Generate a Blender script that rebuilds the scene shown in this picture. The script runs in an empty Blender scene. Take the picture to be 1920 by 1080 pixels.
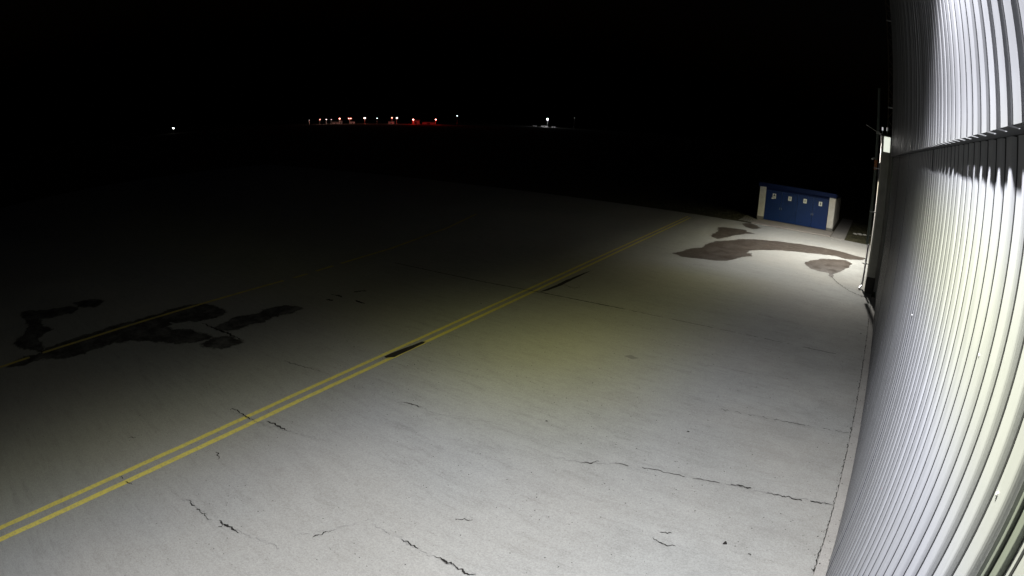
import bpy, bmesh, math, random
from mathutils import Vector, Matrix, noise
R = math.radians
rnd = random.Random(7)
sc = bpy.context.scene
col = sc.collection

# ---------------------------------------------------------------- camera: wide surveillance lens (barrel distortion), 6 m up on the hangar wall
cam_d = bpy.data.cameras.new("camera")
cam = bpy.data.objects.new("camera", cam_d)
col.objects.link(cam)
sc.camera = cam
cam_d.type = 'PANO'
cam_d.panorama_type = 'FISHEYE_LENS_POLYNOMIAL'
cam_d.sensor_width = 36.0
cam_d.sensor_height = 20.25
cam_d.fisheye_fov = R(175)
LF, LA, LB, PXMM = 1.12072658, -0.12814747, 0.18824882, 18.75
cam_d.fisheye_polynomial_k0 = 0.0
cam_d.fisheye_polynomial_k1 = -1.0 / LF / PXMM
cam_d.fisheye_polynomial_k2 = 0.0
cam_d.fisheye_polynomial_k3 = -LA / LF / PXMM ** 3
cam_d.fisheye_polynomial_k4 = -LB / LF / PXMM ** 4
cam_d.clip_start = 0.05
cam_d.clip_end = 6000
cam.location = (0, 0, 6.0)
cam.matrix_world = (Matrix.Translation((0, 0, 6.0)) @ Matrix.Rotation(R(34.20758), 4, 'Z')
                    @ Matrix.Rotation(R(90 - 15.84934), 4, 'X') @ Matrix.Rotation(R(2.62529), 4, 'Z'))

# ---------------------------------------------------------------- night sky
sc.world = bpy.data.worlds.new("World")
sc.world.use_nodes = True
wn = sc.world.node_tree
wn.nodes.clear()
sky = wn.nodes.new('ShaderNodeTexSky')
sky.sky_type = 'NISHITA'
sky.sun_disc = False
sky.sun_elevation = R(-4)
sky.sun_rotation = R(120)
bg = wn.nodes.new('ShaderNodeBackground')
bg.inputs['Strength'].default_value = 0.04
wo = wn.nodes.new('ShaderNodeOutputWorld')
wn.links.new(sky.outputs[0], bg.inputs[0])
wn.links.new(bg.outputs[0], wo.inputs[0])
vs = sc.view_settings
vs.view_transform = 'Standard'
vs.look = 'None'
vs.exposure = 0.0
vs.gamma = 1.0
vs.use_curve_mapping = False
sc.cycles.use_denoising = True
sc.cycles.max_bounces = 6

# ---------------------------------------------------------------- floodlights on the building (out of the picture above it)
def floodlight(name, loc, watts, wall_part, y0, y1, x0, x1, core, rim, radius=0.12, x_in=0.0, far_floor=0.008, tint=(40, 60, 10, 30)):
    """A lamp with its own beam: full between the angles given, soft edges, slightly yellower at the rim of the beam."""
    d = bpy.data.lights.new(name, 'POINT')
    d.energy = watts
    d.shadow_soft_size = radius
    o = bpy.data.objects.new(name, d)
    o.location = loc
    col.objects.link(o)
    d.use_nodes = True
    nt = d.node_tree
    nt.nodes.clear()
    N, L = nt.nodes.new, nt.links.new
    out = N('ShaderNodeOutputLight')
    em = N('ShaderNodeEmission')
    tc = N('ShaderNodeTexCoord')
    sp = N('ShaderNodeSeparateXYZ')
    L(tc.outputs['Normal'], sp.inputs[0])

    def M(op, a, b=None):
        n = N('ShaderNodeMath')
        n.operation = op
        for i, v in enumerate((a, b)):
            if v is None:
                continue
            if isinstance(v, (int, float)):
                n.inputs[i].default_value = v
            else:
                L(v, n.inputs[i])
        return n.outputs[0]

    def ramp(v, a, b, c, e):
        n = N('ShaderNodeMapRange')
        n.interpolation_type = 'SMOOTHSTEP'
        L(v, n.inputs['Value'])
        for k, q in zip(('From Min', 'From Max', 'To Min', 'To Max'), (a, b, c, e)):
            n.inputs[k].default_value = q
        return n.outputs[0]
    down = M('MULTIPLY', sp.outputs[2], -1.0)
    out_a = M('ARCTAN2', M('MULTIPLY', sp.outputs[0], -1.0), down)      # angle away from the wall
    al_a = M('ABSOLUTE', M('ARCTAN2', sp.outputs[1], down))             # angle along the wall
    fx = ramp(out_a, R(x0), R(x1), 1.0, far_floor)
    fw = ramp(out_a, R(-40), R(x_in), wall_part, 1.0)
    fy = ramp(al_a, R(y0), R(y1), 1.0, 0.05)
    s = M('MULTIPLY', M('MULTIPLY', fx, fw), fy)
    edge = M('MULTIPLY', ramp(al_a, R(tint[0]), R(tint[1]), 0.0, 1.0), ramp(out_a, R(tint[2]), R(tint[3]), 0.0, 1.0))
    edge = M('MAXIMUM', edge, ramp(out_a, R(42), R(54), 0.0, 0.45))
    edge = M('MAXIMUM', edge, M('MULTIPLY', ramp(out_a, R(-24), R(-19), 0.5, 0.0), ramp(out_a, R(-33), R(-26), 0.0, 1.0)))
    mx = N('ShaderNodeMix')
    mx.data_type = 'RGBA'
    L(edge, mx.inputs[0])
    mx.inputs[6].default_value = core
    mx.inputs[7].default_value = rim
    L(mx.outputs[2], em.inputs['Color'])
    L(s, em.inputs['Strength'])
    L(em.outputs[0], out.inputs[0])
    return o

floodlight('floodlight_beam', (-0.70, 3.2, 8.4), 5400, 0.17, 50, 74, 35, 62,
           (0.95, 0.95, 1.0, 1), (0.96, 0.95, 0.47, 1), x_in=-12, far_floor=0.075, tint=(26, 52, 14, 42))
floodlight('floodlight_beam', (-1.10, 35.5, 7.2), 5000, 0.35, 48, 76, 32, 64,
           (1.0, 0.97, 0.92, 1), (0.95, 0.90, 0.50, 1), tint=(48, 62, 10, 50))

# ---------------------------------------------------------------- helpers
def tag(o, label=None, cat=None, group=None, kind=None):
    if label: o['label'] = label
    if cat: o['category'] = cat
    if group: o['group'] = group
    if kind: o['kind'] = kind
    return o

def empty(name, loc, label, cat, group=None):
    o = bpy.data.objects.new(name, None)
    o.empty_display_size = 0.3
    o.location = loc
    col.objects.link(o)
    return tag(o, label, cat, group)

def link(name, bm, mat, parent=None, smooth=False, label=None):
    me = bpy.data.meshes.new(name)
    bmesh.ops.recalc_face_normals(bm, faces=bm.faces[:])
    bm.to_mesh(me)
    bm.free()
    for m in (mat if isinstance(mat, (list, tuple)) else [mat]):
        me.materials.append(m)
    if smooth:
        for p in me.polygons: p.use_smooth = True
    o = bpy.data.objects.new(name, me)
    col.objects.link(o)
    if parent is not None:
        o.parent = parent
        # geometry is written in world coordinates: shift it to the parent's frame
        root = Vector((0, 0, 0)); q = parent
        while q is not None:
            root += q.location
            q = q.parent
        me.transform(Matrix.Translation(-root))
    if label: o['label'] = label
    return o

def box(bm, x0, y0, z0, x1, y1, z1, bev=0.0):
    vs_ = [bm.verts.new(p) for p in ((x0, y0, z0), (x1, y0, z0), (x1, y1, z0), (x0, y1, z0),
                                      (x0, y0, z1), (x1, y0, z1), (x1, y1, z1), (x0, y1, z1))]
    fs = [bm.faces.new([vs_[i] for i in f]) for f in
          ((0, 3, 2, 1), (4, 5, 6, 7), (0, 1, 5, 4), (1, 2, 6, 5), (2, 3, 7, 6), (3, 0, 4, 7))]
    if bev > 0:
        es = {e for f in fs for e in f.edges}
        bmesh.ops.bevel(bm, geom=list(es), offset=bev, segments=2, affect='EDGES', profile=0.6)

def tube(bm, pts, r, n=10):
    pts = [Vector(p) for p in pts]
    rings = []
    for i, p in enumerate(pts):
        d = (pts[min(i + 1, len(pts) - 1)] - pts[max(i - 1, 0)]).normalized()
        a = d.cross(Vector((0, 0, 1)))
        if a.length < 1e-3: a = d.cross(Vector((1, 0, 0)))
        a.normalize()
        b = d.cross(a)
        rr = r[i] if isinstance(r, (list, tuple)) else r
        rings.append([bm.verts.new(p + (a * math.cos(t) + b * math.sin(t)) * rr)
                      for t in (2 * math.pi * k / n for k in range(n))])
    for a, b in zip(rings, rings[1:]):
        for k in range(n):
            bm.faces.new((a[k], a[(k + 1) % n], b[(k + 1) % n], b[k]))
    bm.faces.new(rings[0][::-1]); bm.faces.new(rings[-1])

def NB():
    return bmesh.new()

# ---------------------------------------------------------------- materials
def mat(name, color, rough=0.6, metal=0.0, spec=0.5, emit=None, estr=0.0):
    m = bpy.data.materials.new(name)
    m.use_nodes = True
    b = m.node_tree.nodes['Principled BSDF']
    b.inputs['Base Color'].default_value = (*color, 1)
    b.inputs['Roughness'].default_value = rough
    b.inputs['Metallic'].default_value = metal
    b.inputs['Specular IOR Level'].default_value = spec
    if emit:
        b.inputs['Emission Color'].default_value = (*emit, 1)
        b.inputs['Emission Strength'].default_value = estr
    return m

class NT:
    """small helper for building procedural materials in object-space metres"""
    def __init__(s, m):
        s.t = m.node_tree
        s.b = s.t.nodes['Principled BSDF']
        s.co = s.t.nodes.new('ShaderNodeNewGeometry').outputs['Position']
    def scaled(s, sx, sy, sz=1.0):
        n = s.t.nodes.new('ShaderNodeMapping')
        n.inputs['Scale'].default_value = (sx, sy, sz)
        s.t.links.new(s.co, n.inputs['Vector'])
        return n.outputs[0]
    def noise(s, scale, detail=5, rough=0.6, vec=None, dist=0.0):
        n = s.t.nodes.new('ShaderNodeTexNoise')
        n.inputs['Scale'].default_value = scale
        n.inputs['Detail'].default_value = detail
        n.inputs['Roughness'].default_value = rough
        n.inputs['Distortion'].default_value = dist
        s.t.links.new(vec or s.co, n.inputs['Vector'])
        return n.outputs[0]
    def voro(s, scale, feature='F1', vec=None, out='Distance', rand=1.0):
        n = s.t.nodes.new('ShaderNodeTexVoronoi')
        n.feature = feature
        n.inputs['Scale'].default_value = scale
        n.inputs['Randomness'].default_value = rand
        s.t.links.new(vec or s.co, n.inputs['Vector'])
        return n.outputs[out]
    def rng(s, v, a, b, c=0.0, d=1.0, smooth=False):
        n = s.t.nodes.new('ShaderNodeMapRange')
        if smooth: n.interpolation_type = 'SMOOTHSTEP'
        s.t.links.new(v, n.inputs['Value'])
        for k, q in zip(('From Min', 'From Max', 'To Min', 'To Max'), (a, b, c, d)):
            n.inputs[k].default_value = q
        return n.outputs[0]
    def math(s, op, a, b):
        n = s.t.nodes.new('ShaderNodeMath')
        n.operation = op
        for i, v in enumerate((a, b)):
            if isinstance(v, (int, float)): n.inputs[i].default_value = v
            else: s.t.links.new(v, n.inputs[i])
        return n.outputs[0]
    def mix(s, f, a, b):
        n = s.t.nodes.new('ShaderNodeMix')
        n.data_type = 'RGBA'
        for i, v in ((0, f), (6, a), (7, b)):
            if isinstance(v, tuple): n.inputs[i].default_value = (*v, 1)
            elif isinstance(v, (int, float)): n.inputs[i].default_value = v
            else: s.t.links.new(v, n.inputs[i])
        return n.outputs[2]
    def color(s, v): s.t.links.new(v, s.b.inputs['Base Color'])
    def rough(s, v): s.t.links.new(v, s.b.inputs['Roughness'])
    def bump(s, v, dist=0.01, strength=0.5):
        n = s.t.nodes.new('ShaderNodeBump')
        n.inputs['Distance'].default_value = dist
        n.inputs['Strength'].default_value = strength
        s.t.links.new(v, n.inputs['Height'])
        s.t.links.new(n.outputs[0], s.b.inputs['Normal'])

def concrete_material(name, base=(0.395, 0.40, 0.375), dark=(0.265, 0.265, 0.245), pits=True):
    m = mat(name, base, 0.85, spec=0.25)
    n = NT(m)
    big = n.rng(n.noise(0.22, 6, 0.65), 0.38, 0.68)
    streak = n.rng(n.noise(1.0, 6, 0.7, n.scaled(0.5, 2.6)), 0.45, 0.75)
    mid = n.rng(n.noise(2.3, 6, 0.75), 0.35, 0.75)
    fstreak = n.rng(n.noise(1.0, 8, 0.8, n.scaled(1.1, 5.5)), 0.50, 0.72)
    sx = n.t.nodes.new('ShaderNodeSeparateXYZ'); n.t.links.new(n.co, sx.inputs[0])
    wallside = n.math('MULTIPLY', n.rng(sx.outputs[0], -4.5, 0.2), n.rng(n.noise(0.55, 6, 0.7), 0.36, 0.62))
    warm = n.rng(n.noise(0.16, 3, 0.5), 0.42, 0.58)
    fine = n.rng(n.noise(38, 4, 0.8), 0.25, 0.75, 0.70, 1.26)
    c = n.mix(n.math('MULTIPLY', big, 0.30), base, dark)
    c = n.mix(n.math('MULTIPLY', streak, 0.34), c, dark)
    c = n.mix(n.math('MULTIPLY', fstreak, 0.62), c, tuple(v * 0.8 for v in dark))
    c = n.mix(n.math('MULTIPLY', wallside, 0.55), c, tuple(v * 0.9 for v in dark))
    c = n.mix(n.math('MULTIPLY', warm, 0.6), c, n.mix(0.5, c, (0.43, 0.40, 0.34)))
    c = n.mix(n.math('MULTIPLY', mid, 0.26), c, tuple(v * 1.18 for v in base))
    if pits:
        v = n.voro(9.0)
        spots = n.math('MULTIPLY', n.rng(v, 0.05, 0.12, 1.0, 0.0), n.rng(n.noise(0.9, 3, 0.6), 0.50, 0.62))
        c = n.mix(n.math('MULTIPLY', spots, 0.75), c, (0.13, 0.125, 0.115))
        v2 = n.voro(26.0)
        c = n.mix(n.math('MULTIPLY', n.math('MULTIPLY', n.rng(v2, 0.08, 0.2, 1.0, 0.0), n.rng(n.noise(1.7, 4, 0.6), 0.45, 0.7)), 0.5), c, (0.17, 0.165, 0.155))
    g = n.t.nodes.new('ShaderNodeVectorMath'); g.operation = 'SCALE'
    n.t.links.new(c, g.inputs[0]); n.t.links.new(fine, g.inputs['Scale'])
    n.color(g.outputs[0])
    n.bump(n.noise(40, 4, 0.7), 0.004, 0.6)
    return m

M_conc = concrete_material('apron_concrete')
M_kerb = concrete_material('kerb_concrete', (0.44, 0.43, 0.40), (0.28, 0.27, 0.25))
M_pad = concrete_material('pad_concrete', (0.34, 0.31, 0.28), (0.20, 0.17, 0.16))
M_path = concrete_material('path_concrete', (0.30, 0.29, 0.27), (0.20, 0.19, 0.18))

M_grass = mat('rough_grass', (0.05, 0.05, 0.03), 0.95, spec=0.1)
n = NT(M_grass)
n.color(n.mix(n.rng(n.noise(1.4, 8, 0.75), 0.35, 0.7), (0.030, 0.032, 0.016), (0.13, 0.12, 0.075)))
n.bump(n.noise(9, 6, 0.8), 0.06, 0.8)

M_wet = mat('wet_concrete', (0.10, 0.09, 0.08), 0.35, spec=0.4)
n = NT(M_wet)
n.color(n.mix(n.rng(n.noise(1.6, 6, 0.6), 0.3, 0.75), (0.078, 0.063, 0.050), (0.102, 0.086, 0.070)))
n.rough(n.rng(n.noise(1.6, 5, 0.7), 0.35, 0.65, 0.32, 0.7))

M_damp = mat('damp_concrete', (0.075, 0.07, 0.064), 0.6, spec=0.3)
n = NT(M_damp)
n.color(n.mix(n.rng(n.noise(1.7, 8, 0.75), 0.44, 0.74), (0.055, 0.052, 0.048), (0.30, 0.295, 0.28)))
def feathered(m, strength=1.0, lo=0.25, hi=0.75):
    n = NT(m)
    at = n.t.nodes.new('ShaderNodeAttribute'); at.attribute_name = 'inside'
    v = n.math('ADD', at.outputs['Fac'], n.rng(n.noise(3.2, 7, 0.75), 0.3, 0.7, -0.35, 0.35))
    n.t.links.new(n.math('MULTIPLY', n.rng(v, lo, hi, 0.0, 1.0, True), strength), n.b.inputs['Alpha'])
feathered(M_damp, 0.92)
feathered(M_wet, 0.97, 0.30, 0.55)
M_hair = mat('hairline_crack', (0.26, 0.255, 0.245), 0.95, spec=0.1)
M_patch = mat('tar_patch', (0.022, 0.02, 0.018), 0.8, spec=0.2)
n = NT(M_patch)
n.color(n.mix(n.noise(12, 5, 0.7), (0.014, 0.012, 0.011), (0.045, 0.04, 0.036)))
M_crack = mat('crack_dirt', (0.03, 0.028, 0.025), 0.95, spec=0.1)
M_joint = mat('joint_sealant', (0.045, 0.042, 0.038), 0.8, spec=0.2)

M_yellow = mat('yellow_road_paint', (0.62, 0.47, 0.06), 0.75, spec=0.3)
n = NT(M_yellow)
wear = n.rng(n.noise(11, 8, 0.85), 0.47, 0.66)
n.color(n.mix(n.math('MULTIPLY', wear, 0.6), n.mix(n.noise(1.2, 4, 0.6), (0.80, 0.67, 0.13), (0.88, 0.78, 0.20)), (0.30, 0.28, 0.22)))
M_faded = mat('faded_yellow_paint', (0.34, 0.27, 0.10), 0.8, spec=0.3)
n = NT(M_faded)
n.color(n.mix(n.rng(n.noise(2.2, 8, 0.8), 0.42, 0.6), (0.85, 0.68, 0.12), (0.55, 0.48, 0.2)))

def sheet_material(name, base, rough=0.42):
    m = mat(name, base, rough, spec=0.45)
    n = NT(m)
    d = n.rng(n.noise(1.2, 6, 0.7, n.scaled(1, 3.0, 0.35)), 0.35, 0.75)
    c = n.mix(n.math('MULTIPLY', d, 0.35), base, tuple(v * 0.72 for v in base))
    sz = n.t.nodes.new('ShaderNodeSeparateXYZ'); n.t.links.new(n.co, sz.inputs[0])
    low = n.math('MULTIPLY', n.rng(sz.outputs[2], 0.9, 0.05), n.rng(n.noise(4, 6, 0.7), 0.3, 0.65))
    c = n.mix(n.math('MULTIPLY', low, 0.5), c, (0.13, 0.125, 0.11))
    run = n.math('MULTIPLY', n.rng(n.noise(1.0, 5, 0.7, n.scaled(1, 9.0, 0.5)), 0.52, 0.7), 0.3)
    c = n.mix(run, c, tuple(v * 0.6 for v in base))
    g = n.rng(n.noise(70, 2, 0.6), 0.62, 0.75)
    c = n.mix(n.math('MULTIPLY', g, 0.18), c, (0.14, 0.14, 0.13))
    n.color(c)
    n.rough(n.rng(n.noise(3, 5, 0.7), 0.3, 0.7, rough - 0.06, rough + 0.14))
    n.bump(n.noise(1.4, 3, 0.5), 0.01, 0.25)
    return m
M_sheet = sheet_material('painted_steel_cladding', (0.385, 0.395, 0.42))
M_sheet_up = sheet_material('upper_steel_cladding', (0.27, 0.275, 0.29))
M_trim = sheet_material('steel_door_trim', (0.20, 0.22, 0.20))
M_shade = mat('painted_shade', (0.035, 0.036, 0.04), 0.7, spec=0.2)  # shade put into the colour, for rib gaps and sheet undersides
M_gap = mat('dark_gap', (0.01, 0.01, 0.01), 0.9, spec=0.1)
M_plaster = mat('column_plaster', (0.27, 0.27, 0.25), 0.9, spec=0.2)
n = NT(M_plaster)
n.color(n.mix(n.rng(n.noise(2.5, 6, 0.7), 0.35, 0.7), (0.50, 0.50, 0.45), (0.38, 0.38, 0.34)))
M_plinth = mat('dark_plinth_paint', (0.06, 0.058, 0.052), 0.85, spec=0.2)
M_white = mat('white_render', (0.66, 0.65, 0.60), 0.85, spec=0.2)
n = NT(M_white)
n.color(n.mix(n.rng(n.noise(1.8, 6, 0.7), 0.35, 0.75), (0.68, 0.67, 0.62), (0.52, 0.50, 0.44)))
n.bump(n.noise(30, 3, 0.6), 0.004, 0.4)
M_shedplinth = mat('grey_plinth', (0.17, 0.165, 0.15), 0.9, spec=0.2)
M_blue = mat('blue_door_paint', (0.018, 0.085, 0.33), 0.45, spec=0.4)
n = NT(M_blue)
n.color(n.mix(n.rng(n.noise(1.3, 5, 0.7), 0.35, 0.7), (0.003, 0.028, 0.145), (0.003, 0.022, 0.110)))
M_bluedark = mat('blue_fascia_paint', (0.004, 0.013, 0.065), 0.6, spec=0.15)
M_roof = mat('roof_felt', (0.010, 0.018, 0.05), 0.9, spec=0.1)
M_paper = mat('white_notice', (0.86, 0.87, 0.86), 0.6, spec=0.3)
M_ink = mat('black_ink', (0.02, 0.02, 0.02), 0.7)
M_pipe = mat('grey_green_pipe', (0.15, 0.18, 0.16), 0.5)
M_pipe2 = mat('zinc_pipe', (0.30, 0.28, 0.32), 0.45)
M_steel = mat('rusty_lattice_steel', (0.10, 0.075, 0.045), 0.7)
M_galv = mat('galvanised_steel', (0.45, 0.45, 0.44), 0.4, metal=0.6)
M_dark = mat('dark_metal', (0.03, 0.03, 0.03), 0.5)
M_screw = mat('screw_cap', (0.85, 0.85, 0.85), 0.3)

# ---------------------------------------------------------------- ground
def poly_sheet(name, pts, z, mat_, kind='structure', jitter=0.0, sub=1, seed=0, label=None, feather=0.0):
    out = []
    n_ = len(pts)
    for i in range(n_):
        a, b = Vector((*pts[i], 0)), Vector((*pts[(i + 1) % n_], 0))
        L = (b - a).length
        k = max(1, int(L / sub)) if jitter else 1
        d = (b - a)
        nrm = Vector((-d.y, d.x, 0)).normalized() if L else Vector()
        for j in range(k):
            p = a + d * (j / k)
            if jitter:
                p += nrm * noise.fractal(Vector((p.x * 2.3, p.y * 2.3, seed)), 0.8, 2.0, 4) * jitter
            out.append(p)
    bm = NB()
    lay = bm.verts.layers.float.new('inside')
    vs_ = [bm.verts.new((p.x, p.y, z)) for p in out]
    es = [bm.edges.new((vs_[i], vs_[(i + 1) % len(vs_)])) for i in range(len(vs_))]
    bmesh.ops.triangle_fill(bm, use_beauty=True, use_dissolve=False, edges=es)
    if feather:      # a thin drying margin round the stain
        area = sum(a.x * b.y - b.x * a.y for a, b in zip(out, out[1:] + out[:1]))
        sg = 1 if area > 0 else -1
        for v in vs_: v[lay] = 1.0
        ring = []
        m2 = len(out)
        for i in range(m2):
            d = out[(i + 3) % m2] - out[(i - 3) % m2]
            nn = Vector((d.y, -d.x, 0)).normalized() * sg if d.length > 1e-6 else Vector()
            v = bm.verts.new((out[i] + nn * feather).to_tuple()[:2] + (z - 0.0015,))
            v[lay] = 0.0
            ring.append(v)
        for i in range(m2):
            bm.faces.new((vs_[i], vs_[(i + 1) % m2], ring[(i + 1) % m2], ring[i]))
    bm.normal_update()
    for f in bm.faces:
        if f.normal.z < 0: f.normal_flip()
    o = link(name, bm, mat_)
    tag(o, label=label, kind=kind)
    return o

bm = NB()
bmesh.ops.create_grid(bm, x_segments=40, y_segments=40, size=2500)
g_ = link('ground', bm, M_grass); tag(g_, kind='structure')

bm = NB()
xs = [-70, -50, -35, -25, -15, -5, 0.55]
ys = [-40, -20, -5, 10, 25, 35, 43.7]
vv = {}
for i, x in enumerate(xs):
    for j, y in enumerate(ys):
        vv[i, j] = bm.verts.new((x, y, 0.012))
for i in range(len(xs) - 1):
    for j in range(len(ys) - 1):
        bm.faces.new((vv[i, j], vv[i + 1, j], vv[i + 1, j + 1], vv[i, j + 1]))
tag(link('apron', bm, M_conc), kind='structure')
AZ = 0.012
# foundation strip along the hangar wall, with a dirty broken joint
bm = NB(); box(bm, 0.555, -8, 0.0, 0.80, 27.3, 0.022, 0.003)
tag(link('wall_foundation_strip', bm, M_kerb), kind='structure')

def strip(bm, pts, width, z, jit=0.0, seed=0, step=0.05, wvar=0.0, gap=0.0, taper=False):
    """a ribbon along a polyline with jitter, varying width and breaks"""
    P = [Vector((*p, 0)) for p in pts]
    S = []
    for a, b in zip(P, P[1:]):
        k = max(1, int((b - a).length / step))
        for j in range(k): S.append(a.lerp(b, j / k))
    S.append(P[-1])
    prev = None
    for i, p in enumerate(S):
        d = (S[min(i + 1, len(S) - 1)] - S[max(0, i - 1)])
        if d.length < 1e-6: continue
        d.normalize(); nr = Vector((-d.y, d.x, 0))
        q = p + nr * noise.fractal(Vector((p.x * 11, p.y * 11, seed * 3.7)), 0.6, 2.3, 5) * jit
        w = width * (1 + wvar * noise.noise(Vector((p.x * 14, p.y * 14, seed + 9.1))) * 2)
        if taper:
            t = i / max(1, len(S) - 1)
            w *= 0.25 + 1.3 * math.sin(math.pi * min(1, max(0, t))) ** 0.7
        w = max(w, width * 0.12)
        if gap and noise.noise(Vector((p.x * 5, p.y * 5, seed + 40))) > 0.5 - gap:
            prev = None
            continue
        cur = (bm.verts.new((q + nr * w / 2).to_tuple()[:2] + (z,)), bm.verts.new((q - nr * w / 2).to_tuple()[:2] + (z,)))
        if prev: bm.faces.new((prev[0], prev[1], cur[1], cur[0]))
        prev = cur

def ribbon(name, pts, width, z, mat_, **k):
    bm = NB(); strip(bm, pts, width, z, **k)
    bmesh.ops.recalc_face_normals(bm, faces=bm.faces[:])
    return tag(link(name, bm, mat_), kind='structure')

YA = [(-8.72, -12.0), (-9.65, -1.14), (-10.42, 7.0), (-11.85, 23.8), (-13.40, 42.0)]
YB = [(-8.36, -12.0), (-9.30, -1.24), (-10.10, 6.77), (-11.52, 23.4), (-13.06, 41.6)]
ribbon('painted_line', YA, 0.125, AZ + 0.004, M_yellow, step=0.25, jit=0.006, wvar=0.05)
ribbon('painted_line', YB, 0.135, AZ + 0.004, M_yellow, step=0.25, jit=0.006, wvar=0.05, seed=3)
ribbon('painted_line', [(-17.6, -6), (-17.85, 0.77), (-18.0, 4.0), (-18.3, 8.0), (-18.75, 13.0), (-19.8, 19.0), (-21.5, 25.0), (-23.46, 30.04)],
       0.16, AZ + 0.010, M_faded, step=0.25, jit=0.008, wvar=0.1, gap=0.06, seed=5)

PUDDLES = {
  'P1': [(-9.52, 28.27), (-9.33, 29.35), (-9.18, 30.4), (-8.83, 31.03), (-8.97, 32.22), (-8.84, 33.64), (-8.25, 34.86), (-7.71, 36.12), (-6.99, 36.83), (-5.77, 37.59), (-4.34, 38.05), (-3.07, 38.34), (-1.85, 38.26), (-0.8, 37.7), (-0.09, 37.68), (-0.36, 36.78), (-1.29, 35.95), (-1.9, 36.36), (-2.82, 35.94), (-4.4, 35.08), (-5.25, 34.64), (-6.34, 33.31), (-6.72, 32.68), (-6.72, 31.73), (-6.37, 31.87), (-6.29, 31.17), (-6.57, 30.59), (-6.79, 29.85), (-7.02, 28.88), (-7.51, 28.43), (-8.3, 28.17), (-8.93, 27.95)],
  'P2': [(-10.24, 39.11), (-9.79, 39.58), (-8.79, 39.83), (-8.51, 39.78), (-8.43, 39.2), (-7.78, 39.1), (-8.3, 38.22), (-8.64, 37.12), (-8.85, 35.71), (-9.06, 34.72), (-9.5, 35.09), (-9.66, 36.15), (-9.72, 37.42)],
  'P3': [(-9.43, 42.74), (-9.1, 43.55), (-8.37, 42.81), (-7.92, 42.01), (-8.19, 40.96), (-8.79, 41.21)],
  'P4': [(-3.34, 32.28), (-3.0, 33.41), (-2.48, 34.39), (-1.8, 35.07), (-1.26, 35.43), (-0.9, 34.8), (-1.04, 33.39), (-1.38, 31.87), (-1.7, 30.67), (-1.67, 29.89), (-1.83, 30.75), (-2.37, 30.81), (-2.78, 30.89), (-3.12, 31.57)],
  'W1': [(-17.74, 0.77), (-17.85, 1.25), (-17.79, 1.96), (-18.13, 2.99), (-18.3, 4.3), (-18.3, 5.29), (-18.32, 6.16), (-18.32, 7.09), (-18.49, 7.99), (-18.19, 8.54), (-17.47, 8.54), (-17.12, 8.66), (-16.8, 8.19), (-16.98, 7.69), (-17.59, 6.83), (-17.09, 6.5), (-16.6, 6.4), (-16.06, 6.89), (-15.4, 7.11), (-15.37, 6.77), (-15.69, 6.32), (-16.32, 5.82), (-16.8, 5.28), (-17.18, 4.55), (-17.17, 3.95), (-16.99, 3.19), (-17.23, 2.65), (-17.61, 1.98), (-17.6, 1.27)],
  'W2': [(-15.78, 7.87), (-16.03, 8.65), (-15.76, 9.56), (-16.07, 9.82), (-15.86, 10.37), (-15.59, 10.63), (-15.43, 10.33), (-15.64, 9.79), (-15.4, 8.97), (-15.45, 8.31), (-15.55, 7.92)],
  'W3': [(-14.83, 6.98), (-14.89, 7.28), (-14.71, 7.55), (-14.29, 7.63), (-14.32, 7.34), (-14.62, 7.02)],
  'W4': [(-23.06, 2.14), (-22.33, 3.21), (-22.04, 4.06), (-21.66, 4.34), (-21.42, 4.06), (-21.59, 3.21), (-21.97, 2.53), (-20.64, 2.51), (-20.03, 2.75), (-19.68, 1.98), (-18.17, 2.1), (-19.59, 1.39), (-20.3, 1.94), (-21.43, 2.35)],
  'W5': [(-22.39, 4.67), (-22.2, 5.15), (-21.7, 5.52), (-21.45, 5.23), (-21.84, 4.68)],
  'rect': [(-10.56, 9.82), (-10.59, 10.12), (-10.58, 11.26), (-10.49, 11.34), (-10.44, 11.18), (-10.34, 9.99), (-10.46, 9.8)],
  'wet': [(-10.82, 17.69), (-10.86, 18.96), (-10.94, 19.77), (-10.97, 21.28), (-10.95, 22.04), (-10.85, 20.91), (-10.69, 19.06), (-10.7, 18.06)],
  'b5': [(-5.8, 14.05), (-5.67, 14.24), (-5.4, 14.17), (-5.54, 13.95)],
  'tri': [(-10.16, 44.33), (-10.43, 48.9), (-9.02, 46.16), (-8.79, 43.71)],
}
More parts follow.
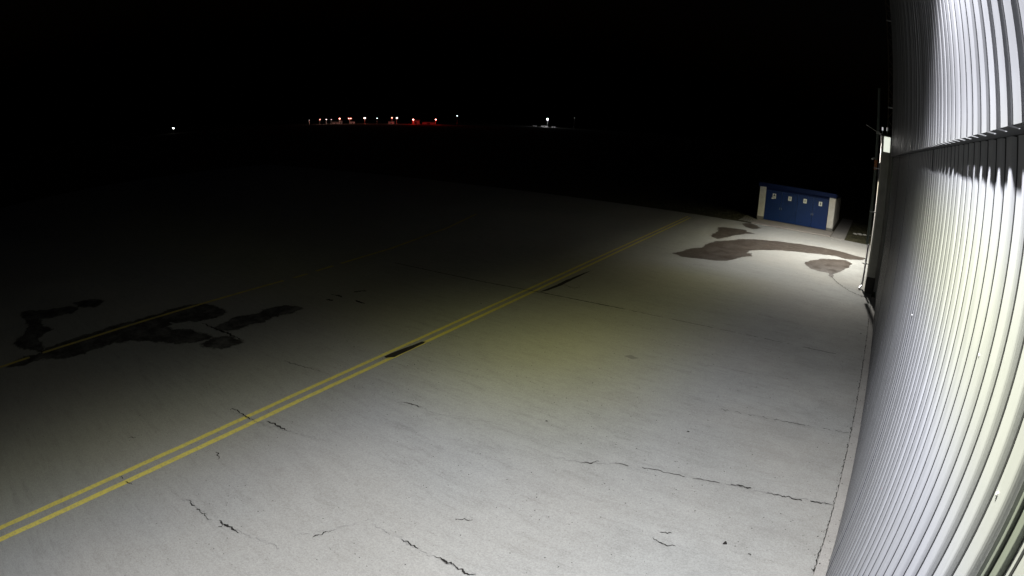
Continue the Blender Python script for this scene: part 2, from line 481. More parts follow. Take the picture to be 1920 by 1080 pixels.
CRACKS = {
  'cr0': [(-16.52, 7.63), (-15.66, 7.7), (-15.11, 7.78), (-14.26, 7.83)],
  'cr1': [(-10.78, 5.35), (-10.84, 5.45), (-10.57, 5.47), (-10.26, 5.47), (-10.03, 5.51)],
  'cr2': [(-9.82, 5.71), (-9.56, 5.74), (-9.18, 5.78)],
  'm1': [(-15.95, 12.42), (-15.71, 12.47), (-15.38, 12.47)],
  'm2': [(-15.58, 11.86), (-15.52, 11.97), (-15.33, 11.96)],
  'm3': [(-15.57, 13.11), (-15.5, 13.39), (-15.35, 13.54)],
  'm4': [(-14.81, 12.54), (-14.49, 12.49), (-14.31, 12.53)],
  'm5': [(-10.84, 19.32), (-10.39, 19.08), (-10.12, 19.0), (-10.03, 19.25), (-10.17, 19.45)],
  'c1': [(-8.41, 2.95), (-8.12, 2.98), (-7.99, 2.98), (-7.72, 3.0), (-7.62, 3.02)],
  'c2': [(-7.54, 3.12), (-7.38, 3.13), (-7.23, 3.17), (-7.05, 3.23)],
  'c2b': [(-7.37, 3.01), (-7.37, 3.13)],
  'c3': [(-9.91, 2.14), (-9.71, 2.16), (-9.55, 2.2), (-9.45, 2.26)],
  'c4': [(-9.45, 4.24), (-9.32, 4.19), (-9.18, 4.13)],
  'c5': [(-6.19, 4.05), (-6.14, 4.17), (-6.14, 4.28), (-6.11, 4.38)],
  'c6': [(-4.16, 8.66), (-4.02, 8.74), (-3.91, 8.9)],
  'c7': [(-5.17, 4.98), (-5.0, 4.99), (-4.82, 4.98)],
  'c8': [(-4.54, 4.99), (-4.41, 5.03), (-4.21, 5.03), (-4.06, 5.04), (-3.95, 5.03), (-3.84, 5.07)],
  'c9': [(-4.89, 5.91), (-4.66, 6.07)],
  'c10': [(-2.1, 7.54), (-1.91, 7.6)],
  'c11': [(-2.15, 7.32), (-1.96, 7.28), (-1.73, 7.32)],
  'd1': [(-1.4, 9.56), (-1.23, 9.6), (-1.1, 9.6)],
  'd2': [(-0.8, 9.6), (-0.63, 9.63), (-0.38, 9.65), (-0.2, 9.66), (0.01, 9.71), (0.22, 9.74), (0.51, 9.81)],
  'd3': [(-1.07, 7.84), (-1.01, 7.79)],
  'd4': [(-0.63, 7.7), (-0.57, 7.67)],
  'e1': [(-8.36, 8.32), (-8.18, 8.38), (-7.9, 8.39)],
  'e2': [(-12.26, 7.83), (-11.61, 7.95), (-11.03, 8.11)],
  'e3': [(-11.2, 2.91), (-11.07, 3.05)],
}

NAMES = {'P1': 'puddle', 'P2': 'puddle', 'P3': 'puddle', 'P4': 'puddle', 'W1': 'damp_patch', 'W2': 'damp_patch', 'W3': 'damp_patch',
         'W4': 'damp_patch', 'W5': 'damp_patch', 'wet': 'tar_patch', 'rect': 'tar_patch', 'b5': 'damp_patch', 'tri': 'concrete_corner'}
for i, (k, pts) in enumerate(PUDDLES.items()):
    m = {'puddle': M_wet, 'damp_patch': M_wet, 'tar_patch': M_patch, 'concrete_corner': M_path}[NAMES[k]]
    j = {'puddle': 0.09, 'damp_patch': 0.15, 'tar_patch': 0.012, 'concrete_corner': 0.12}[NAMES[k]]
    if k in ('b5', 'P3'): j = 0.08
    if k[0] == 'W': m = M_damp
    if k == 'b5': m = M_hair
    poly_sheet(NAMES[k], pts, AZ + 0.004 + (0.004 if NAMES[k] in ('tar_patch',) else 0.0), m, jitter=j, sub=0.12, seed=i * 5.3,
               feather={'puddle': 0.16, 'damp_patch': 0.38}.get(NAMES[k], 0.0) * (0.0 if k == 'b5' else 0.35 if k == 'P3' else 1))
WID = {'cr1': 0.035, 'cr2': 0.045, 'c2': 0.05, 'c8': 0.035, 'd1': 0.05, 'd2': 0.03, 'm1': 0.09, 'm2': 0.10, 'm3': 0.12, 'm4': 0.10, 'cr0': 0.07,
       'e2': 0.02, 'c9': 0.015, 'c11': 0.02, 'd3': 0.07, 'd4': 0.05, 'c4': 0.03, 'c3': 0.02}
for i, (k, pts) in enumerate(CRACKS.items()):
    w = WID.get(k, 0.022) * 0.62
    ribbon('pavement_crack', pts, w, AZ + 0.010, M_crack, step=0.018, jit=0.045 if w < 0.06 else 0.03, seed=i + 1, wvar=0.6,
           gap=0.12 if k in ('c1', 'd2', 'e2', 'c11', 'c10', 'c3') else 0.0, taper=True)
for i, (pts, w) in enumerate((([(-8.9, 2.8), (-8.4, 2.95), (-7.5, 3.1), (-7.0, 3.25), (-6.3, 3.5)], .010), ([(-5.9, 4.9), (-5.1, 4.98), (-4.5, 5.0), (-3.8, 5.07), (-3.2, 5.2)], .010),
        ([(-10.9, 5.3), (-10.0, 5.5), (-9.1, 5.8), (-8.3, 6.1)], .012), ([(-4.6, 8.5), (-4.0, 8.75), (-3.6, 9.0)], .010), ([(-1.6, 9.5), (-0.8, 9.6), (0.5, 9.8)], .012),
        ([(-9.0, 8.2), (-8.3, 8.35), (-7.2, 8.45), (-6.4, 8.9)], .010), ([(-13, 7.7), (-11.6, 7.95), (-10.6, 8.2)], .012), ([(-6.4, 3.9), (-6.1, 4.4), (-5.9, 5.0)], .008),
        ([(-4.0, 14.9), (-2.9, 15.0), (-1.7, 15.3)], .02), ([(-3.6, 20.8), (-2.8, 20.6), (-2.0, 20.7)], .03), ([(-2.8, 24.0), (-1.6, 23.6), (-0.4, 23.9)], .02))):
    ribbon('hairline_crack', pts, w * 0.7, AZ + 0.008, M_hair, step=0.02, jit=0.07, seed=i + 81, wvar=0.9, gap=0.12)
# expansion joints across the slab
ribbon('pavement_joint', [(-17.67, 17.16), (-15.9, 17.22), (-13.1, 17.38), (-10.8, 17.67), (-9.1, 17.82), (-7.6, 17.95)], 0.055, AZ + 0.009, M_joint, step=0.08, jit=0.02, wvar=0.4, seed=61)
ribbon('pavement_joint', [(-7.6, 17.95), (-5.5, 18.05), (-3.2, 18.2), (-0.4, 18.3)], 0.022, AZ + 0.009, M_joint, step=0.05, jit=0.03, wvar=0.7, gap=0.22, seed=62)
ribbon('pavement_joint', [(-3.63, 9.01), (-3.0, 9.2), (-2.0, 9.4), (-1.4, 9.55)], 0.015, AZ + 0.009, M_joint, step=0.05, jit=0.03, wvar=0.7, gap=0.22, seed=63)
ribbon('pavement_joint', [(-2.6, 12.5), (-1.2, 12.7), (0.0, 12.9), (0.5, 12.95)], 0.014, AZ + 0.009, M_joint, step=0.03, jit=0.06, wvar=0.9, gap=0.42, seed=64)
ribbon('pavement_joint', [(0.545, 3.0), (0.54, 10), (0.545, 18), (0.55, 27.8)], 0.014, AZ + 0.010, M_crack, step=0.05, jit=0.03, wvar=0.9, gap=0.22, seed=65)
ribbon('pavement_joint', [(0.10, 27.0), (-0.6, 27.6), (-1.3, 28.9), (-1.67, 29.9)], 0.03, AZ + 0.010, M_crack, step=0.05, jit=0.05, wvar=0.8, seed=66)
bm_d = []
# fine dark chips and pits strewn over the slab (uncountable grit)
bm = NB()
for k in range(4200):
    x = rnd.uniform(-15, 0.4); y = rnd.uniform(0.5, 30) if k % 3 else rnd.uniform(0.5, 12)
    if noise.noise(Vector((x * 0.5, y * 0.5, 3))) < -0.15: continue
    r = rnd.choice((0.003, 0.004, 0.004, 0.006, 0.009)) * (1 + y / 22)
    if rnd.random() < 0.01: r *= 2.2
    a0 = rnd.random() * 6.28
    m_ = rnd.randint(5, 7)
    bm.faces.new([bm.verts.new((x + math.cos(a0 + t * 6.283 / m_) * r * rnd.uniform(0.6, 1.3), y + math.sin(a0 + t * 6.283 / m_) * r * rnd.uniform(0.5, 1.2), AZ + 0.0035))
                  for t in range(m_)])
tag(link('pavement_grit', bm, M_crack), kind='stuff')

for k in range(380):
    x = rnd.choice((0.50, 0.56, 0.74)) + rnd.gauss(0, 0.05); y = rnd.uniform(3, 27)
    if x > 0.76: continue
    r = rnd.choice((0.004, 0.006, 0.009, 0.013)); zz = 0.026 if x > 0.55 else AZ + 0.0035
    bm_d.append((x, y, zz, r))
bm = NB()
for x, y, zz, r in bm_d:
    bm.faces.new([bm.verts.new((x + math.cos(t * 1.257) * r * rnd.uniform(0.6, 1.4), y + math.sin(t * 1.257) * r * rnd.uniform(0.6, 2.0), zz)) for t in range(5)])
tag(link('wall_foot_dirt', bm, M_crack), kind='stuff')
# shed forecourt: slab with a front edge, side path, rough grass
bm = NB(); box(bm, -9.0, 43.80, 0.0, -2.98, 47.0, 0.075, 0.012)
tag(link('shed_pavement', bm, M_pad), kind='structure')
bm = NB(); box(bm, -2.95, 43.55, 0.0, -1.88, 58.0, 0.05, 0.01)
tag(link('path', bm, M_path), kind='structure')
# dark earth strip along the far apron edge
ribbon('verge', [(-60, 43.9), (-30, 44.1), (-14.6, 44.3), (-9.1, 44.0)], 0.5, AZ + 0.006, M_grass, step=0.2, jit=0.25, wvar=0.6, seed=71)

# grass tufts on the verge
bm = NB()
for k in range(5200):
    if k % 2:
        x = rnd.uniform(-1.82, 0.12); y = rnd.uniform(43.75, 56)
    else:
        x = rnd.uniform(-22, -9.3); y = 44.2 + abs(rnd.gauss(0, 3.0))
    h = rnd.uniform(0.05, 0.16); a = rnd.random() * 6.28; w = 0.012
    dx, dy = math.cos(a) * w, math.sin(a) * w
    lx, ly = rnd.uniform(-.05, .05), rnd.uniform(-.05, .05)
    bm.faces.new([bm.verts.new(p) for p in ((x - dx, y - dy, 0), (x + dx, y + dy, 0), (x + lx, y + ly, h))])
tag(link('grass_tufts', bm, M_grass), kind='stuff')

# ---------------------------------------------------------------- hangar
H = empty('hangar', (0.8, 12.0, 0.0), 'long hangar wall of white ribbed steel cladding running down the right side', 'hangar')

def ribbed(name, y0, y1, z0, z1, xc, depth, crest, sf, sn, pitch, phase, mat_, round_n=False, jit=0.0, thick=0.06, shade_w=0.020):
    """corrugated sheet facing -x. crest flat ends (far side) at phase + k*pitch; sf far slope, sn near slope."""
    prof = []
    shade_lines = []
    k0 = int(math.floor((y0 - phase) / pitch)) - 1
    k = k0
    while True:
        yk = phase + k * pitch
        if yk - crest > y1: break
        dx = rnd.uniform(-jit, jit); dy = rnd.uniform(-jit, jit)
        cw = crest
        near = yk - cw
        shade_lines.append((yk + dy, dx))
        seq = [(xc + depth, near - sn + dy)]
        if round_n:
            for t in (0.2, 0.4, 0.6, 0.8):
                seq.append((xc + dx + depth * (1 - math.sin(t * math.pi / 2) ** 1.2), near - sn + sn * t + dy))
        seq += [(xc + dx, near + dy), (xc + dx, yk + dy), (xc + depth, yk + sf + dy)]
        prof += seq
        k += 1
    prof = [p for p in prof if y0 <= p[1] <= y1]
    prof = [(xc + depth, y0)] + prof + [(xc + depth, y1)]
    bm = NB()
    for yk, dd in shade_lines:  # dark strip on each crest edge paints the shaded gap between ribs
        if yk - shade_w > y0 and yk < y1:
            for xx, ya, yb in ((xc + dd, yk - shade_w, yk + 0.001),):
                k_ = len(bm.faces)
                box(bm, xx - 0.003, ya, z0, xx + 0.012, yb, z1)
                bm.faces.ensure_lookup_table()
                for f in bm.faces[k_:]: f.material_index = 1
    fr = [(bm.verts.new((x, y, z0)), bm.verts.new((x, y, z1))) for x, y in prof]
    xb = xc + depth + thick
    bk = [(bm.verts.new((xb, y, z0)), bm.verts.new((xb, y, z1))) for x, y in prof]
    for i_ in range(len(fr) - 1):
        a, b, c, d = fr[i_], fr[i_ + 1], bk[i_ + 1], bk[i_]
        if (a[0].co - b[0].co).length < 1e-6: continue
        bm.faces.new((a[0], b[0], b[1], a[1]))
        if (c[0].co - d[0].co).length > 1e-6:
            bm.faces.new((d[0], c[0], c[1], d[1]))
            f = bm.faces.new((a[0], d[0], c[0], b[0])); f.material_index = 1  # underside coloured dark as painted shade below the sheet
            bm.faces.new((a[1], b[1], c[1], d[1]))
    bm.faces.new((fr[0][0], fr[0][1], bk[0][1], bk[0][0]))
    bm.faces.new((fr[-1][0], bk[-1][0], bk[-1][1], fr[-1][1]))
    return link(name, bm, [mat_, M_shade], H)

XL = 0.755      # crest plane of the sliding door leaves
XU = 0.608      # crest plane of the cladding above them
leaf_edges = [(-6.0, 1.44), (1.60, 7.44), (7.475, 13.40), (13.43, 19.36), (19.39, 27.30)]
for a, b in leaf_edges:
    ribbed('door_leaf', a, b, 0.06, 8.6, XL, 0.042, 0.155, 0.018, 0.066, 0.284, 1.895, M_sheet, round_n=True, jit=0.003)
ribbed('upper_cladding', -6.0, 27.0, 6.26, 15.2, XU, 0.050, 0.185, 0.025, 0.022, 0.284, 2.30, M_sheet_up, jit=0.006, shade_w=0.026)
# core of the building behind the sheets
bm = NB(); box(bm, 0.872, -6.0, 0.02, 14, 27.3, 15.2)
link('wall_core', bm, M_gap, H)
# bottom rail of the leaves and flashing under the upper cladding
bm = NB(); box(bm, 0.785, -6, 0.036, 0.86, 27.3, 0.058)
link('bottom_rail', bm, M_gap, H)
bm = NB(); box(bm, XU + 0.06, -6, 6.27, XL + 0.10, 27.0, 6.30)
link('lip_flashing', bm, M_gap, H)
# vertical trim between two leaves, beside the camera
bm = NB()
box(bm, 0.770, 1.455, 0.05, 0.86, 1.53, 8.6, 0.006)
box(bm, 0.752, 1.535, 0.05, 0.86, 1.565, 8.6, 0.006)
box(bm, 0.780, 1.570, 0.05, 0.86, 1.596, 8.6, 0.004)
link('door_trim', bm, M_trim, H)
# edge post of the last leaf
bm = NB(); box(bm, 0.70, 27.305, 0.03, 0.86, 27.36, 6.25, 0.01)
link('edge_post', bm, M_trim, H)
# screw caps
for (y, z) in ((1.9, 5.05), (3.0, 5.19), (15.7, 0.58), (7.6, 4.25), (25.9, 1.9), (26.6, 0.8), (12.7, 0.9)):
    kk = round((y - 1.895) / 0.284)
    yy = 1.895 + kk * 0.284 - 0.06
    bm = NB()
    tube(bm, [(XL + 0.004, yy, z), (XL - 0.005, yy, z), (XL - 0.009, yy, z)], [0.010, 0.010, 0.004], 8)
    link('screw', bm, M_screw, H)

# ---------------------------------------------------------------- annex behind the hangar: lit glancing wall, column, mast, lamps
A = empty('annex_building', (3.0, 36.0, 0.0), 'pale plastered annex seen edge on past the far end of the hangar', 'building')
bm = NB(); box(bm, 0.150, 28.55, 0.0, 8.0, 43.4, 7.15)
link('wall', bm, M_white, A)
bm = NB(); box(bm, 0.10, 28.50, 7.152, 8.1, 43.5, 7.25, 0.01)
link('roof', bm, M_dark, A)
for y in (29.6, 33.2, 36.8, 40.4):
    f = NB(); box(f, 0.120, y, 5.0, 0.149, y + 1.2, 5.9, 0.004)
    fo = link('window', f, M_dark, A)
    f = NB(); box(f, 0.112, y + .08, 5.08, 0.119, y + 1.12, 5.82)
    link('pane', f, mat('window_glass', (0.02, 0.02, 0.025), 0.1) if 'window_glass' not in bpy.data.materials else bpy.data.materials['window_glass'], fo)

C_ = empty('column', (0.40, 28.15, 0.0), 'square grey plastered column with a dark painted base at the end of the hangar', 'column')
bm = NB(); box(bm, 0.20, 27.95, 0.74, 0.585, 28.35, 6.37, 0.012)
link('shaft', bm, M_plaster, C_)
bm = NB(); box(bm, 0.165, 27.90, 0.0, 0.60, 28.36, 0.738, 0.01)
link('base', bm, M_plinth, C_)

L_ = empty('glowing_box', (0.42, 28.1, 6.4), 'bright white rectangular box with an added glow on top of the grey column', 'box')
bm = NB(); box(bm, 0.23, 27.98, 6.40, 0.60, 28.30, 7.16, 0.015)
link('housing', bm, M_galv, L_)
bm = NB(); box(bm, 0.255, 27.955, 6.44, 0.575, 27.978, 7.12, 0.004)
link('glow_face', bm, mat('added_glow', (0.8, 0.8, 0.75), 0.5, emit=(0.95, 1.0, 0.86), estr=0.85), L_)  # added glow stands in for lamplight on a white surface

# lattice mast above the column
LM = empty('lattice_mast', (0.6, 28.4, 7.2), 'tall dim brown steel lattice rising above the white box beside the cladding', 'mast')
bm = NB(); tube(bm, [(0.41, 28.3, 7.2), (0.41, 28.3, 14.8)], 0.022, 6)
link('rail', bm, M_steel, LM)
bm = NB(); tube(bm, [(0.70, 28.3, 7.2), (0.70, 28.3, 14.8)], 0.03, 6)
link('rail', bm, M_steel, LM)
z = 7.5; i = 0
while z < 14.6:
    bm = NB(); tube(bm, [(0.41, 28.3, z), (0.70, 28.3, z + (0.42 if i % 2 else 0.0))], 0.014, 6)
    link('brace', bm, M_steel, LM)
    if i % 2: z += 0.42
    else: z += 0.0
    bm = NB(); tube(bm, [(0.70, 28.3, z + 0.05), (0.41, 28.3, z + 0.45)], 0.014, 6)
    link('brace', bm, M_steel, LM)
    z += 0.5; i += 1
for z in (8.47, 12.65):
    bm = NB(); box(bm, 0.39, 28.22, z, 0.80, 28.28, z + 0.06, 0.004)
    link('collar_plate', bm, M_galv, LM)

DP = empty('downpipe', (-0.06, 28.6, 0.0), 'tall grey green rainwater pipe standing in front of the annex wall', 'pipe')
bm = NB(); tube(bm, [(-0.075, 28.6, 2.1), (-0.075, 28.6, 9.35)], 0.068, 12)
link('pipe_shaft', bm, M_pipe, DP)
bm = NB(); tube(bm, [(-0.0, 28.75, 0.35), (-0.0, 28.75, 2.098)], 0.045, 10)
link('lower_pipe', bm, M_pipe2, DP)
bm = NB(); tube(bm, [(-0.0, 28.75, 0.348), (-0.02, 28.6, 0.16), (-0.12, 28.3, 0.07)], 0.055, 10)
link('outlet_elbow', bm, M_screw, DP)
for z in (1.2, 3.6, 5.6, 7.2):
    bm = NB(); box(bm, -0.16, 28.50, z, 0.149, 28.548, z + 0.05, 0.003)
    link('bracket', bm, M_galv, DP)
bm = NB(); tube(bm, [(-0.075, 28.6, 5.55), (-0.075, 28.6, 6.0)], 0.078, 12)
link('orange_sleeve', bm, mat('orange_plastic', (0.55, 0.20, 0.08), 0.6), DP)

AN = empty('aerial', (-0.05, 28.45, 7.3), 'thin pale rod aerial sticking out to the left of the pipe', 'aerial')
bm = NB(); tube(bm, [(-0.14, 28.45, 7.30), (-0.68, 28.45, 7.52)], 0.014, 6)
link('rod', bm, M_galv, AN)
bm = NB(); box(bm, -0.145, 28.43, 7.26, 0.02, 28.47, 7.31)
link('clamp', bm, M_galv, AN)

SC = empty('security_camera', (-0.2, 28.4, 6.0), 'small white security camera left of the pipe below the aerial', 'camera')
bm = NB(); tube(bm, [(-0.145, 28.6, 6.06), (-0.20, 28.42, 6.06)], 0.014, 6)
link('arm', bm, M_galv, SC)
bm = NB(); tube(bm, [(-0.20, 28.46, 6.06), (-0.27, 28.22, 6.01)], 0.05, 10)
link('body', bm, M_screw, SC)

for k, (x, zz, lab) in enumerate(((0.16, 7.44, 'small floodlight on the annex roof edge, the one nearer the pipe'),
                                  (0.40, 7.46, 'small floodlight on the annex roof edge, the one nearer the lattice'))):
    F = empty('floodlight', (x, 28.6, 7.25), lab, 'floodlight', 'floodlights on the annex roof edge')
    bm = NB(); box(bm, x - 0.05, 28.58, zz - 0.05, x + 0.05, 28.68, zz + 0.13, 0.01)
    link('housing', bm, M_galv, F)
    bm = NB(); box(bm, x - 0.035, 28.572, zz - 0.03, x + 0.035, 28.579, zz + 0.11)
    link('lens', bm, mat('flood_lens', (0.8, 0.8, 0.8), 0.3, emit=(1, 1, 0.95), estr=0.5) if 'flood_lens' not in bpy.data.materials else bpy.data.materials['flood_lens'], F)
    bm = NB(); box(bm, x - 0.01, 28.6, 7.252, x + 0.01, 28.63, zz - 0.052)
    link('stand', bm, M_galv, F)

# ---------------------------------------------------------------- blue shed
S = empty('shed', (-6.1, 50.0, 0.0), 'low white shed with four blue doors at the far end of the apron', 'shed')
bm = NB(); box(bm, -9.14, 46.35, 0.32, -8.66, 46.95, 2.60, 0.01)
link('pillar', bm, M_white, S)
bm = NB(); box(bm, -3.56, 46.35, 0.32, -3.07, 46.95, 2.60, 0.01)
link('pillar', bm, M_white, S)
bm = NB(); box(bm, -9.15, 46.34, 0.03, -8.65, 46.96, 0.318, 0.008)
link('plinth', bm, M_shedplinth, S)
bm = NB(); box(bm, -3.57, 46.34, 0.03, -3.06, 46.96, 0.318, 0.008)
link('plinth', bm, M_shedplinth, S)
def wedge(bm, x0, x1, y0, y1, z0, za, zb):
    v = [bm.verts.new(p) for p in ((x0, y0, z0), (x1, y0, z0), (x1, y1, z0), (x0, y1, z0), (x0, y0, za), (x1, y0, za), (x1, y1, zb), (x0, y1, zb))]
    for f in ((0, 3, 2, 1), (4, 5, 6, 7), (0, 1, 5, 4), (1, 2, 6, 5), (2, 3, 7, 6), (3, 0, 4, 7)):
        bm.faces.new([v[i] for i in f])
bm = NB()
wedge(bm, -3.32, -3.075, 46.952, 53.8, 0.32, 2.60, 2.24)
wedge(bm, -9.135, -8.90, 46.952, 53.8, 0.32, 2.60, 2.24)
box(bm, -8.898, 53.55, 0.32, -3.322, 53.79, 2.22)
link('wall', bm, M_white, S)
bm = NB()
box(bm, -3.33, 46.962, 0.02, -3.065, 53.81, 0.318)
link('plinth', bm, M_shedplinth, S)
bm = NB(); box(bm, -9.145, 46.962, 0.02, -8.89, 53.81, 0.318)
link('plinth', bm, M_shedplinth, S)
bm = NB()   # mono-pitch roof
v = [bm.verts.new(p) for p in ((-9.25, 46.30, 2.605), (-3.0, 46.30, 2.605), (-3.0, 54.1, 2.245), (-9.25, 54.1, 2.245),
                                (-9.25, 46.30, 2.88), (-3.0, 46.30, 2.88), (-3.0, 54.1, 2.40), (-9.25, 54.1, 2.40))]
for f in ((0, 3, 2, 1), (4, 5, 6, 7), (0, 1, 5, 4), (1, 2, 6, 5), (2, 3, 7, 6), (3, 0, 4, 7)): bm.faces.new([v[i] for i in f])
link('roof', bm, M_roof, S)
bm = NB(); box(bm, -9.20, 46.20, 2.615, -3.05, 46.297, 2.93, 0.008); link('fascia', bm, M_bluedark, S)
bm = NB(); box(bm, -8.655, 46.52, 2.40, -3.565, 46.60, 2.602); link('door_rail', bm, M_bluedark, S)
bm = NB(); box(bm, -8.655, 46.49, 2.37, -3.565, 46.518, 2.405); link('door_rail', bm, M_blue, S)
lw = (8.655 - 3.565) / 4
for k in range(4):
    x0 = -8.655 + k * lw
    bm = NB()
    box(bm, x0 + 0.008, 46.56, 0.10, x0 + lw - 0.008, 46.61, 2.36, 0.004)
    for q in range(1, 6):
        xx = x0 + lw * q / 6
        box(bm, xx - 0.012, 46.551, 0.16, xx + 0.012, 46.559, 2.30)
    d = link('door', bm, M_blue, S)
    bm = NB()
    hx = x0 + (lw - 0.09 if k % 2 == 0 else 0.06)
    box(bm, hx, 46.50, 1.02, hx + 0.03, 46.55, 1.18, 0.004)
    link('handle', bm, M_galv, d)
    cx = (-7.98, -6.72, -5.50, -4.26)[k]
    cz = (1.99, 1.98, 1.99, 1.98)[k]
    w_, h_ = ((0.135, 0.19), (0.135, 0.16), (0.135, 0.165), (0.135, 0.165))[k]
    bm = NB(); box(bm, cx - w_, 46.540, cz - h_, cx + w_, 46.549, cz + h_)
    if k == 0: box(bm, cx - w_ - 0.07, 46.541, cz - h_ - 0.04, cx - w_ + 0.10, 46.5385, cz - h_ + 0.05)
    nt_ = link('notice', bm, M_paper, d, label=('white notice with a black figure above small text', 'white notice with a grey emblem', 'white notice with a grey square emblem', 'white notice with a narrow black mark')[k])
    bm = NB()
    def tri(*p): bm.faces.new([bm.verts.new((cx + a, 46.536, cz + b)) for a, b in p])
    if k == 0:
        tri((-0.09, 0.0), (0.09, 0.0), (0.07, 0.07), (0.035, 0.09), (0.03, 0.15), (-0.03, 0.15), (-0.035, 0.09), (-0.07, 0.07))
        for q in range(3): tri((-0.1, -0.06 - q * .045), (0.1 - q * .03, -0.06 - q * .045), (0.1 - q * .03, -0.045 - q * .045), (-0.1, -0.045 - q * .045))
    elif k in (1, 2):
        for q in range(5):
            ww = (0.05, 0.075, 0.06, 0.075, 0.05)[q]
            tri((-ww, 0.09 - q * .045), (ww, 0.09 - q * .045), (ww, 0.112 - q * .045), (-ww, 0.112 - q * .045))
    else:
        tri((-0.03, -0.09), (0.03, -0.09), (0.035, 0.03), (0.02, 0.10), (-0.02, 0.10), (-0.035, 0.03))
    link('print', bm, M_ink if k in (0, 3) else bpy.data.materials.get('grey_ink') or mat('grey_ink', (0.16, 0.17, 0.14), 0.7), nt_)

# white stones in the grass patch right of the path
for k, (x, y, s) in enumerate(((-1.25, 48.3, 0.20), (-0.85, 48.6, 0.24), (-0.42, 48.8, 0.20), (-0.08, 49.1, 0.16))):
    bm = NB()
    bmesh.ops.create_icosphere(bm, subdivisions=2, radius=s)
    for v in bm.verts:
        v.co *= 1 + 0.22 * noise.noise(v.co * 5 + Vector((k * 3, 0, 0)))
        v.co.z *= 0.35
        v.co += Vector((x, y, 0.03))
    tag(link('stone', bm, M_white, None, True),
        ('pale flat stone in the dark grass, nearest the shed path', 'largest pale flat stone in the dark grass right of the path',
         'pale flat stone in the dark grass, third from the path', 'smallest pale flat stone in the dark grass, nearest the pipe')[k], 'stone', 'pale stones in the grass patch')

# ---------------------------------------------------------------- far lamps across the airfield
def far(az, d):
    return math.sin(R(az)) * d, math.cos(R(az)) * d

def street_lamp(az, el, d, size, colr, strength, label, group, watts=0.0, lcol=(1, 0.55, 0.45), double=False):
    x, y = far(az, d)
    zt = 6 + d * math.tan(R(el))
    t = empty('street_lamp', (x, y, 0), label, 'street lamp', group)
    bm = NB(); tube(bm, [(x, y, 0), (x, y, zt)], [0.14, 0.08], 6); link('pole', bm, M_galv, t)
    nm = 'far_lamp_glow_%d' % int(colr[0] * 90 + colr[1] * 9 + colr[2] * 900 + strength * 7)
    m = bpy.data.materials.get(nm) or mat(nm, (0.8, 0.8, 0.8), 0.5, emit=colr, estr=strength)
    a = R(az)
    for s in ((-1, 1) if double else (0,)):
        hx, hy = x + math.cos(a) * s * size * 0.9, y - math.sin(a) * s * size * 0.9
        bm = NB(); bmesh.ops.create_uvsphere(bm, u_segments=10, v_segments=6, radius=size / 2)
        for v in bm.verts:
            v.co.z *= 0.7
            v.co += Vector((hx, hy, zt - size * 0.1))
        link('lamp_head', bm, m, t, True)
        bm = NB(); tube(bm, [(x, y, zt + size * 0.3), (hx, hy, zt + size * 0.3)] if s else [(x, y, zt), (x, y, zt + size * 0.3)], 0.06, 5); link('arm', bm, M_galv, t)
    if watts:
        ld = bpy.data.lights.new('street_lamp_light', 'POINT'); ld.energy = watts; ld.color = lcol; ld.shadow_soft_size = 0.3
        lo = bpy.data.objects.new('street_lamp_light', ld); lo.location = (x * 0.996, y * 0.996, zt - 1.0); col.objects.link(lo)
    return t
W_ = (1.0, 0.22, 0.16); B_ = (0.80, 0.86, 1.0)
grp = 'distant lamps across the airfield'
street_lamp(-67.03, -0.19, 500, 1.5, (1, 1, 1), 9, 'lone white lamp far out at the left of the dark airfield', grp)
street_lamp(-53.94, -0.14, 640, 0.9, (0.8, 0.85, 0.8), 0.5, 'faintest pale lamp just left of the row of far lights', grp)
street_lamp(-52.94, -0.11, 640, 1.1, W_, 5, 'first bright lamp at the left end of the row of far lights', grp, 600)
street_lamp(-52.34, -0.12, 640, 1.1, (1, 0.72, 0.72), 4, 'pinkish lamp second in the row of far lights', grp, 600)
street_lamp(-51.88, -0.13, 640, 0.8, (1, 0.62, 0.62), 2.5, 'small dim pink lamp third in the row of far lights', grp)
street_lamp(-51.09, -0.04, 620, 1.7, W_, 9, 'large white lamp above the pale far ground, left of its twin lamp', grp, 800)
street_lamp(-50.14, -0.04, 620, 1.2, W_, 8, 'far twin lamp with two heads above the pale far ground', grp, 600, double=True)
street_lamp(-48.74, 0.00, 620, 1.8, (1, 0.72, 0.70), 9, 'large reddish lamp alone in the middle of the far row', grp, 1000, (1, 0.15, 0.08))
street_lamp(-47.59, -0.02, 640, 1.0, B_, 5, 'small bluish lamp in the middle of the far row', grp)
street_lamp(-46.19, 0.04, 620, 1.2, W_, 9, 'white lamp just left of the reddish white one in the far row', grp, 600)
street_lamp(-45.74, 0.02, 620, 1.5, (1, 0.85, 0.85), 9, 'reddish white lamp close to its left neighbour in the far row', grp)
street_lamp(-44.19, -0.11, 620, 1.4, (1, 0.45, 0.42), 10, 'red lamp glowing over red lit ground in the far row', grp, 6000, (1, 0.01, 0.005))
street_lamp(-42.09, -0.06, 620, 1.4, (1, 0.42, 0.40), 10, 'red lamp at the right end of the far row', grp, 4000, (1, 0.01, 0.005))
street_lamp(-40.10, 0.34, 680, 1.2, B_, 5, 'small bluish white lamp standing higher than the far row at its right', grp)
street_lamp(-31.58, 0.39, 900, 2.6, (0.86, 0.88, 1.0), 14, 'tall brilliant white lamp standing alone right of the far row', grp, 7000, (0.9, 0.93, 1.0))
street_lamp(-29.09, 0.64, 900, 1.1, (0.8, 0.8, 0.75), 0.35, 'faint lamp right of the tall brilliant white lamp', grp)

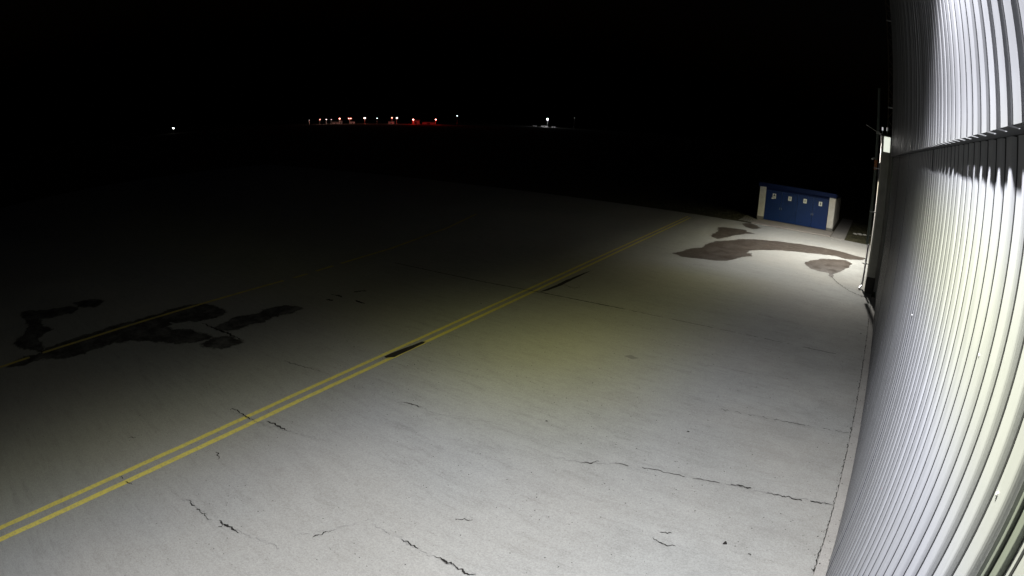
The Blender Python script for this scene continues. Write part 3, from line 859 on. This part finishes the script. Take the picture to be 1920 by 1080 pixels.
# low far sheds whose walls and roofs catch the lamps
M_far = mat('far_pale_wall', (0.5, 0.48, 0.46), 0.8)
def far_shed(az, d, w, dep, h, label, dz=0.0):
    x, y = far(az, d)
    t = empty('far_building', (x, y, 0), label, 'building', 'low buildings across the airfield')
    a = -R(az)
    rot = Matrix.Translation((x, y, 0)) @ Matrix.Rotation(a, 4, 'Z')
    bm = NB(); box(bm, -w / 2, 0, 0, w / 2, dep, h); bm.transform(rot); link('wall', bm, M_far, t)
    bm = NB()
    vv_ = [bm.verts.new(p) for p in ((-w / 2 - .4, -.4, h + .01), (w / 2 + .4, -.4, h + .01), (w / 2 + .4, dep + .4, h + .01), (-w / 2 - .4, dep + .4, h + .01), (-w / 2 - .4, dep / 2, h + h * .35), (w / 2 + .4, dep / 2, h + h * .35))]
    for f in ((0, 3, 2, 1), (0, 1, 5, 4), (2, 3, 4, 5), (0, 4, 3), (1, 2, 5)): bm.faces.new([vv_[i] for i in f])
    bm.transform(rot); link('roof', bm, M_far, t)
    bm = NB(); box(bm, -w * .12, -0.06, 0, w * .12, -0.01, h * .75); bm.transform(rot); link('door', bm, M_dark, t)
far_shed(-51.45, 634, 7.0, 8, 1.5, 'low pale far building left of the large white lamp')
far_shed(-51.0, 636, 3.6, 6, 2.6, 'small far building right under the large white lamp')
far_shed(-49.9, 632, 4.5, 6, 1.8, 'low far building under the twin headed lamp')
far_shed(-46.25, 632, 6.0, 6, 1.9, 'pale low far building under the close pair of lamps')
far_shed(-43.95, 650, 8, 8, 3.4, 'far building glowing red behind the red lamp')
far_shed(-42.75, 655, 14, 8, 1.9, 'long low far building lit dim red at the right end of the row')
far_shed(-31.85, 906, 9.5, 8, 1.3, 'pale low far building at the foot of the tall brilliant lamp')
far_shed(-32.75, 912, 5.5, 8, 1.2, 'dim low far building left of the tall brilliant lamp')
far_shed(-31.0, 912, 5.5, 8, 1.0, 'smallest low far building right of the tall brilliant lamp')
# pale pavement under the far lamps
for az, d, w, dep in ((-52.4, 622, 20, 16), (-31.9, 870, 14, 46), (-33.3, 905, 8, 20), (-30.9, 905, 10, 20)):
    x, y = far(az, d)
    rot = Matrix.Translation((x, y, 0.02)) @ Matrix.Rotation(-R(az), 4, 'Z')
    bm = NB()
    bm.faces.new([bm.verts.new(rot @ Vector(p)) for p in ((-w / 2, -dep / 2, 0), (w / 2, -dep / 2, 0), (w / 2, dep / 2, 0), (-w / 2, dep / 2, 0))])
    tag(link('far_pavement', bm, M_far), kind='structure')
